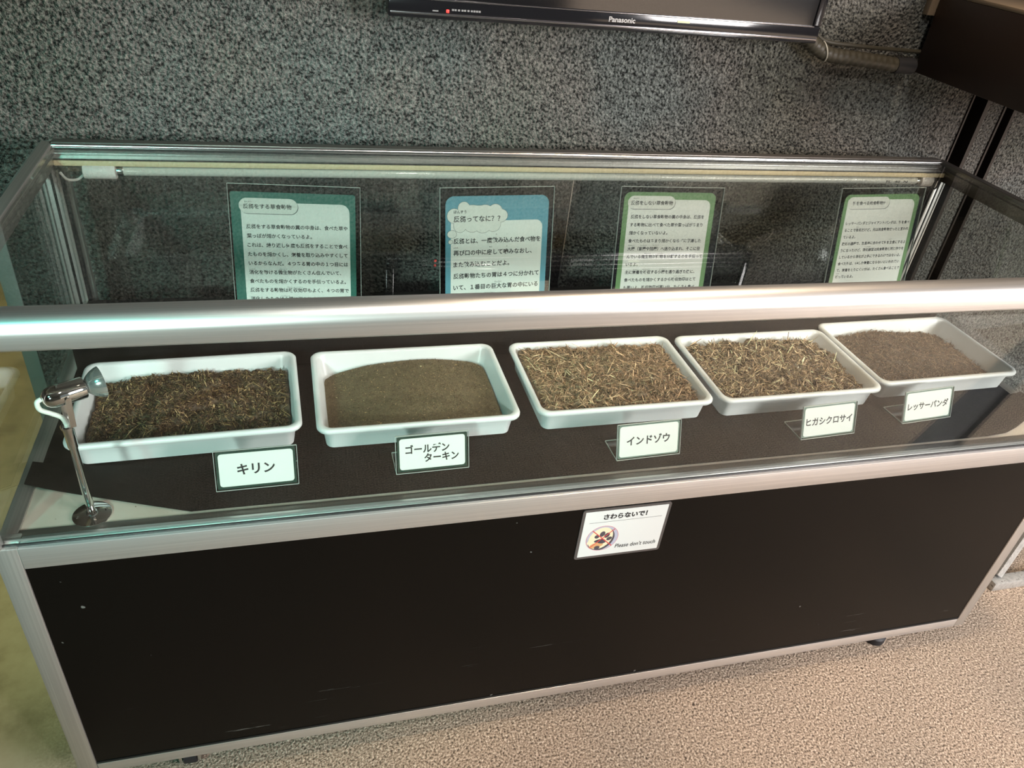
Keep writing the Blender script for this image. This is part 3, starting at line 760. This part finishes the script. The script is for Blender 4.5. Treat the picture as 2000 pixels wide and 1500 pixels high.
B4 = ['レッサーパンダとジャイアントパンダは、竹を食べ', 'ることで有名だけど、元は肉食動物だったと言われ', 'ているよ。', '進化の過程で、生息地に合わせて竹を主食にするよ', 'うになったけど、消化器官は肉食動物と同じ作りを', 'しているから消化が上手にできるわけではないよ。', '食べた竹は、1/4しか栄養にならないといわれてい', 'て、栄養をとりにくい分は、たくさん食べることで', '補っているよ。']
sign(1.5697, 0.4160, 2.7, 'tall sign with an olive green border at the right end, beside the corner post', 'print_green', (12, 13, 206, 298), 0.013,
     (21, 24, 196, 298), 0.014, (20, 18, 128, 43), '竹を食べる肉食動物!?', 33, 31, 8.7, [('ゆうめい', 54, 81, 2.4), ('しゅしょく', 146, 109, 2.4), ('しょうかきかん', 88, 124, 2.4), ('おぎな', 27, 181, 2.4)],
     (26, 73, 14.4, 7.35, B4), lambda c, px, py: dash_line(c, px, py, 50, 175, 219, 42, 230, 9.0))

# ------------------------------------------------------------------ small name cards in front of the trays
def name_card(x, y, yaw, texts, label, cw=0.113, ch=0.060, lean=20, border='print_dark_green', inset=0.0055):
    t = thing('name_card', label, 'name card', (x, y, ZTR + 0.0028), R(yaw), 'acrylic name cards')
    face = Matrix.Rotation(R(90 - lean), 4, 'X')
    boxes('holder', [(0, cw, 0, ch, -0.0018, -0.0006), (0, cw, 0, ch, 0.0004, 0.0014)], 'acrylic', t).matrix_local = face
    boxes('holder_edge', [(0, cw, ch - 0.0003, ch + 0.0004, -0.0018, 0.0014), (-0.0005, 0, 0, ch, -0.0018, 0.0014), (cw, cw + 0.0005, 0, ch, -0.0018, 0.0014), (0, cw, -0.0004, 0.0004, -0.0018, 0.0014)], 'acrylic_edge', t).matrix_local = face
    box('foot', 0, cw, -0.0006, 0.050, 0.0, 0.0014, 'acrylic', t)
    boxes('foot_edge', [(-0.0006, 0, -0.0006, 0.050, 0, 0.0016), (0, cw, 0.050, 0.0508, 0, 0.0016)], 'acrylic_edge', t)
    card = flat('card', rrect(0.002, cw - 0.002, 0.002, ch - 0.0015, 0.002, 3), 0.0, border, t, 0.0004)
    card.matrix_local = face
    flat('text_panel', rrect(inset, cw - inset, inset, ch - inset + 0.0007, 0.0045, 6), 0.00008, 'notice_white', card, 0.0001)
    lettering('lettering', texts, 'ink', card, 0.0002, 0.028)
    return t
name_card(0.2666, 0.0725, 1.0, [('キリン', 0.030, 0.0300, 0.0185, 0.052)], 'name card reading キリン in front of the leftmost tray', 0.1135)
name_card(0.5235, 0.0754, 1.2, [('ゴールデン', 0.0145, 0.0370, 0.0150, 0.068), ('ターキン', 0.043, 0.0220, 0.0150, 0.054)], 'name card reading ゴールデン ターキン in two lines', 0.1125)
name_card(0.8785, 0.0616, 1.9, [('インドゾウ', 0.0165, 0.0305, 0.0165, 0.078)], 'name card reading インドゾウ in front of the middle tray', 0.1135, border='print_grey_green', inset=0.0042)
name_card(1.2305, 0.0726, 3.0, [('ヒガシクロサイ', 0.008, 0.0300, 0.0155, 0.098)], 'name card reading ヒガシクロサイ in front of the fourth tray', 0.1135, border='print_grey_green', inset=0.0042)
name_card(1.4590, 0.0920, 4.2, [('レッサーパンダ', 0.0085, 0.0300, 0.0150, 0.097)], 'name card reading レッサーパンダ, the rightmost of the small cards', 0.1150, border='print_grey_green', inset=0.0042)

# ------------------------------------------------------------------ laminated notice on the black front
nt = thing('notice', 'small laminated notice with a crossed-out paw stuck to the black case front', 'notice', (0.8085, 0.0022, 0.4330), 0)
nf = Matrix.Rotation(R(90), 4, 'X')
NW, NH = 0.1535, 0.1110
la = flat('laminate', rrect(0, NW, 0, NH, 0.005, 6), 0.0016, 'laminate_edge', nt, 0.0016); la.matrix_local = nf
pa = flat('paper', rrect(0.005, NW - 0.005, 0.005, NH - 0.0045, 0.0006, 2), 0.0019, 'notice_paper', nt, 0.0003); pa.matrix_local = nf
lettering('lettering', [('さわらないで！', 0.037, NH - 0.0185, 0.0125, 0.076), ], 'ink', pa, 0.00205, 0.045)
lettering('english_lettering', [("Please don’t touch", 0.069, NH - 0.0880, 0.0125, 0.073)], 'ink', pa, 0.00205, 0.012, 0.12)
flat('rule_line', [(0.014, NH - 0.0296), (0.141, NH - 0.0296), (0.141, NH - 0.0290), (0.014, NH - 0.0290)], 0.00205, 'ink_grey', pa, 0.0001)
CX, CY, CR = 0.0425, NH - 0.0665, 0.0275
def ell(cx, cy, rx, ry, rot=0, seg=28, a0=0, a1=360):
    c, s_ = math.cos(R(rot)), math.sin(R(rot)); out = []
    for i in range(seg):
        t_ = R(a0 + (a1 - a0) * i / seg); x_, y_ = rx * math.cos(t_), ry * math.sin(t_)
        out.append((CX + cx + x_ * c - y_ * s_, CY + cy + x_ * s_ + y_ * c))
    return out
def clip(pts):
    o_ = []
    for x_, y_ in pts:
        dx, dy = x_ - CX, y_ - CY; d_ = math.hypot(dx, dy)
        k = min(1, (CR * 0.985) / d_) if d_ > 0 else 1
        o_.append((CX + dx * k, CY + dy * k))
    return o_
flat('picture_ring', ell(0, 0, CR + 0.0006, CR + 0.0006, 0, 48), 0.00202, 'red_ink', pa, 0.00005)
flat('picture_ground', ell(0, 0, CR, CR, 0, 48), 0.00206, 'lavender', pa, 0.00003)
flat('paw_shadow', clip(ell(-0.0015, -0.002, 0.0225, 0.0260, -20)), 0.00209, 'pad_grey', pa, 0.00002)
flat('paw_fur', clip(ell(-0.003, 0.0005, 0.0205, 0.0250, -20)), 0.00212, 'fur_cream', pa, 0.00002)
flat('paw_shade', clip(ell(-0.008, -0.015, 0.012, 0.006, 10)), 0.00214, 'fur_orange', pa, 0.00002)
flat('forearm', clip(ell(-0.018, -0.004, 0.010, 0.0045, 40)), 0.002145, 'fur_cream', pa, 0.00002)
for (a_, b_, c_, d_, e_) in ((-0.010, 0.005, 0.0042, 0.0040, 0), (-0.001, 0.010, 0.0045, 0.0062, -15), (0.0075, 0.006, 0.0045, 0.0060, -25), (0.0125, -0.002, 0.0050, 0.0038, 30),
                             (-0.0005, -0.0065, 0.0085, 0.0052, -15), (-0.008, -0.005, 0.0055, 0.0030, 10), (-0.006, -0.0205, 0.0050, 0.0040, 0)):
    flat('paw_pad', ell(a_, b_, c_, d_, e_), 0.00217, 'pad_grey', pa, 0.00002)
for sgn in (1, -1):
    q = CR * 0.70; tw = 0.0006
    flat('cross_line', [(CX - q - tw * sgn, CY - q * sgn + tw), (CX - q + tw * sgn, CY - q * sgn - tw), (CX + q + tw * sgn, CY + q * sgn - tw), (CX + q - tw * sgn, CY + q * sgn + tw)], 0.00220 + 0.00002 * sgn, 'red_ink', pa, 0.00001)

# ------------------------------------------------------------------ chrome spotlight standing inside the case
sp = thing('spotlight', 'small chrome halogen spotlight on a stem in the front left corner', 'spotlight', (0.1075, 0.0545, ZD + 0.0001))
lathe('base_plate', [(0, 0), (0.0245, 0), (0.0250, 0.0010), (0.0245, 0.0022), (0.0235, 0.0028), (0.0075, 0.0032), (0.0070, 0.0050), (0.0, 0.0050)], 'chrome', sp, 48)
for a in (200, 20): lathe('screw', [(0, 0.0028), (0.0022, 0.0028), (0.0020, 0.0040), (0, 0.0044)], 'chrome', sp, 12, Matrix.Translation((0.018 * math.cos(R(a)), 0.018 * math.sin(R(a)), 0)))
lathe('stem', [(0.0068, 0.0045), (0.0068, 0.0065), (0.0052, 0.0075), (0.0052, 0.118), (0.0062, 0.121), (0.0066, 0.150), (0.0082, 0.151), (0.0085, 0.154), (0.0075, 0.156), (0, 0.156)], 'chrome', sp, 24)
ax = Vector((0.87, 0.46, 0.02)).normalized(); sd = Vector((-ax.y, ax.x, 0)).normalized()
hc = Vector((0.006, 0.000, 0.203))
for s_ in (-1, 1):
    p0 = Vector((0.003, 0, 0.152)) + sd * 0.005 * s_; p1 = hc + sd * 0.0148 * s_
    pm = Vector((0.004, 0, 0.160)) + sd * 0.0135 * s_
    bm = bmesh.new()
    def quad_bar(a_, b_, wv, tv):
        vs = [bm.verts.new(p_ + wv * i * 0.0034 + tv * j * 0.0007) for p_ in (a_, b_) for i, j in ((-1, -1), (1, -1), (1, 1), (-1, 1))]
        for q in ((0, 1, 5, 4), (1, 2, 6, 5), (2, 3, 7, 6), (3, 0, 4, 7), (0, 3, 2, 1), (4, 5, 6, 7)): bm.faces.new([vs[i] for i in q])
    quad_bar(p0, pm, ax, Vector((0, 0, 1))); quad_bar(pm, p1, ax, sd)
    fk = link('fork_arm', finish(bm, 'fork_arm'), 'bright_steel', sp)
    rot = sd.to_track_quat('Z', 'Y').to_matrix().to_4x4()
    lathe('pivot_screw', [(0, -0.001), (0.0030, -0.001), (0.0030, 0.001), (0, 0.0016)], 'chrome', fk, 12, Matrix.Translation(hc + sd * 0.0158 * s_) @ rot)
rot = ax.to_track_quat('Z', 'Y').to_matrix().to_4x4()
head = lathe('lamp_head', [(0, -0.0250), (0.0045, -0.0245), (0.0090, -0.0220), (0.0120, -0.0180), (0.0136, -0.0120), (0.0138, -0.006), (0.0138, 0.0225), (0.0132, 0.0235), (0.0120, 0.0225), (0.0115, 0.0205), (0, 0.020)], 'chrome', sp, 40, Matrix.Translation(hc) @ rot)
lathe('reflector', [(0.0065, 0.0200), (0.0075, 0.0240), (0.0130, 0.0295), (0.0165, 0.0345), (0.0192, 0.0405), (0.0200, 0.0440), (0.0188, 0.0440), (0.0182, 0.0410), (0.0150, 0.0345), (0.0095, 0.0290), (0.003, 0.0262), (0, 0.0260)], 'reflector_glass', sp, 40, Matrix.Translation(hc) @ rot)
tube('cable', catmull([hc - ax * 0.0245 + Vector((0, 0, 0.002)), hc - ax * 0.030 + Vector((0, 0, -0.001)), hc - ax * 0.029 + Vector((0, 0, -0.012)), hc - ax * 0.019 + Vector((0, 0, -0.022)), hc - ax * 0.009 + Vector((0, 0, -0.033)), Vector((0.000, 0.0, 0.154))], 8), 0.0030, 'white_cable', sp, 12)

# ------------------------------------------------------------------ television on the wall
tv = thing('television', 'black flat television mounted on the stucco wall above the case', 'television', (0.981, 0.60, 1.138))
TWH, THH = 0.414, 0.50
boxes('bezel', [(-TWH, TWH, 0.0, 0.035, 0.0, 0.030), (-TWH, -TWH + 0.017, 0.0, 0.035, 0.030, THH), (TWH - 0.017, TWH, 0.0, 0.035, 0.030, THH), (-TWH, TWH, 0.0, 0.035, THH - 0.017, THH)], 'black_plastic', tv, 0.0025)
box('bottom_strip', -TWH + 0.003, TWH - 0.003, -0.0015, 0.002, 0.0055, 0.0095, 'bezel_edge', tv, 0.0008)
box('screen_edge', -TWH + 0.015, TWH - 0.015, -0.0008, 0.002, 0.0285, 0.0305, 'bezel_edge', tv, 0.0005)
box('screen', -TWH + 0.016, TWH - 0.016, 0.003, 0.008, 0.029, THH - 0.016, 'screen', tv)
box('back_shell', -TWH + 0.03, TWH - 0.03, 0.033, 0.060, 0.02, THH - 0.02, 'black_plastic', tv, 0.006)
box('wall_mount', -0.12, 0.12, 0.058, WY - 0.60, 0.12, 0.40, 'dark_steel', tv)
lettering('lettering', [('Panasonic', 0.0, 0.0, 0.012, 0.051)], 'logo_grey', tv, 0.0).matrix_local = Matrix.Translation((-0.022, -0.0006, 0.0190)) @ Matrix.Rotation(R(90), 4, 'X')
box('power_light', -0.3165, -0.3115, -0.0010, 0.001, 0.0110, 0.0160, 'red_led', tv, 0.0006)
box('indicator_mark', -0.340, -0.330, -0.0006, 0.001, 0.0120, 0.0140, 'logo_grey', tv)
lettering('small_print', [('■■ ■ ■■ ■ ■■■■', 0.0, 0.0, 0.004, 0.050)], 'logo_grey', tv, 0.0).matrix_local = Matrix.Translation((-0.307, -0.0006, 0.0160)) @ Matrix.Rotation(R(90), 4, 'X')
box('pale_sticker', 0.112, 0.137, -0.0006, 0.001, 0.0205, 0.0240, 'pale_sticker', tv)

# ------------------------------------------------------------------ conduit beside the television
cd = thing('cable_conduit', 'brown corrugated conduit running from under the television to the dark box', 'conduit', (1.40, 0.655, 1.12))
base = Vector((1.40, 0.655, 1.12))
path = [(1.360, 0.655, 1.160), (1.395, 0.652, 1.146), (1.425, 0.650, 1.128), (1.465, 0.650, 1.112), (1.52, 0.651, 1.107), (1.58, 0.651, 1.103), (1.64, 0.652, 1.098)]
pts = [Vector(p) - base for p in catmull(path, 14)]
rad = [0.0145 + 0.0010 * math.sin(i * 1.7) for i in range(len(pts))]
link('sleeve', tube_mesh(pts, rad, 14, True, 'sleeve'), 'conduit', cd)
tube('dark_cable', [Vector(p) - base for p in catmull([(1.385, 0.650, 1.170), (1.42, 0.650, 1.150), (1.455, 0.652, 1.1345), (1.52, 0.655, 1.130), (1.60, 0.656, 1.1275), (1.69, 0.657, 1.126)], 6)], 0.0042, 'conduit', cd, 8)
ring = [Vector((1.452, 0.651, 1.1165)) - base + Vector((0.35 * 0.019 * math.cos(a) * -1, 0.017 * math.sin(a), 0.019 * math.cos(a))) for a in [2 * math.pi * i / 24 for i in range(25)]]
tube('zip_tie', ring, 0.0017, 'tie_white', cd, 6)
lathe('sleeve_end', [(0, 0), (0.0165, 0), (0.0165, 0.045), (0, 0.045)], 'rubber', cd, 16, Matrix.Translation(Vector((1.635, 0.652, 1.098)) - base) @ Matrix.Rotation(R(90), 4, 'Y'))

# ------------------------------------------------------------------ dark box on the wall, upper right
bx = thing('wall_box', 'dark brown box with a pale beige top fixed to the wall at the upper right', 'box', (2.1, 0.40, 1.085))
X0 = 1.6975 - 2.1
box('shell', X0, 0.42, -0.28, 0.262, 0.0, 0.150, 'brown_board', bx, 0.0015)
box('top_board', X0, 0.42, -0.28, 0.262, 0.150, 0.158, 'beige_board', bx, 0.0015)
box('support_arm', X0 + 0.03, X0 + 0.06, 0.262, WY - 0.40, 0.04, 0.11, 'dark_steel', bx)
br = thing('wall_bracket', 'narrow beige batten with a screw on the wall above the dark box corner', 'bracket', (1.697, WY, 1.195))
box('batten', -0.016, 0.016, -0.016, 0.0, 0.0, 0.30, 'beige_board', br, 0.001)
lathe('screw_head', [(0, 0), (0.0025, 0), (0.002, 0.001), (0, 0.0012)], 'dark_steel', br, 10, Matrix.Translation((0.004, -0.016, 0.012)) @ Matrix.Rotation(R(90), 4, 'X'))

# ------------------------------------------------------------------ silver stand at the right edge and added dark strip before the case
stn = thing('floor_stand', 'speckled silver square-tube stand on the floor right of the case', 'stand', (2.20, 0.12, 0))
box('floor_bar', -0.19, 0.5, -0.012, 0.016, 0.0, 0.026, 'hammered_silver', stn, 0.002)
def sqbar(name, a, b_, s, mat, parent):
    a, b_ = Vector(a), Vector(b_); d_ = (b_ - a).normalized(); o1 = d_.orthogonal().normalized()
    o1 = Vector((0, 1, 0)) - d_ * d_.y; o1.normalize(); o2 = d_.cross(o1)
    bm = bmesh.new()
    vs = [bm.verts.new(p_ + o1 * i * s / 2 + o2 * j * s / 2) for p_ in (a, b_) for i, j in ((-1, -1), (1, -1), (1, 1), (-1, 1))]
    for q in ((0, 1, 5, 4), (1, 2, 6, 5), (2, 3, 7, 6), (3, 0, 4, 7), (0, 3, 2, 1), (4, 5, 6, 7)): bm.faces.new([vs[i] for i in q])
    return link(name, finish(bm, name), mat, parent)
sqbar('slanted_bar', (-0.175, 0.014, 0.034), (0.10, 0.16, 0.42), 0.026, 'hammered_silver', stn)

strip_ = thing('added_floor_strip', 'unseen dark strip added on the floor in front, to make the dark diagonal in the case glass at right', 'added strip', (2.15, -0.555, 0), math.atan2(-0.56, 1.0))  # unseen, laid here only for its dark reflection in the front glass
prism('dark_strip', [(-0.055, 0.0), (-0.035, 0.010), (0.035, 0.010), (0.055, 0.0)], 0.0, 1.45, 'x', 'rubber', strip_, False)
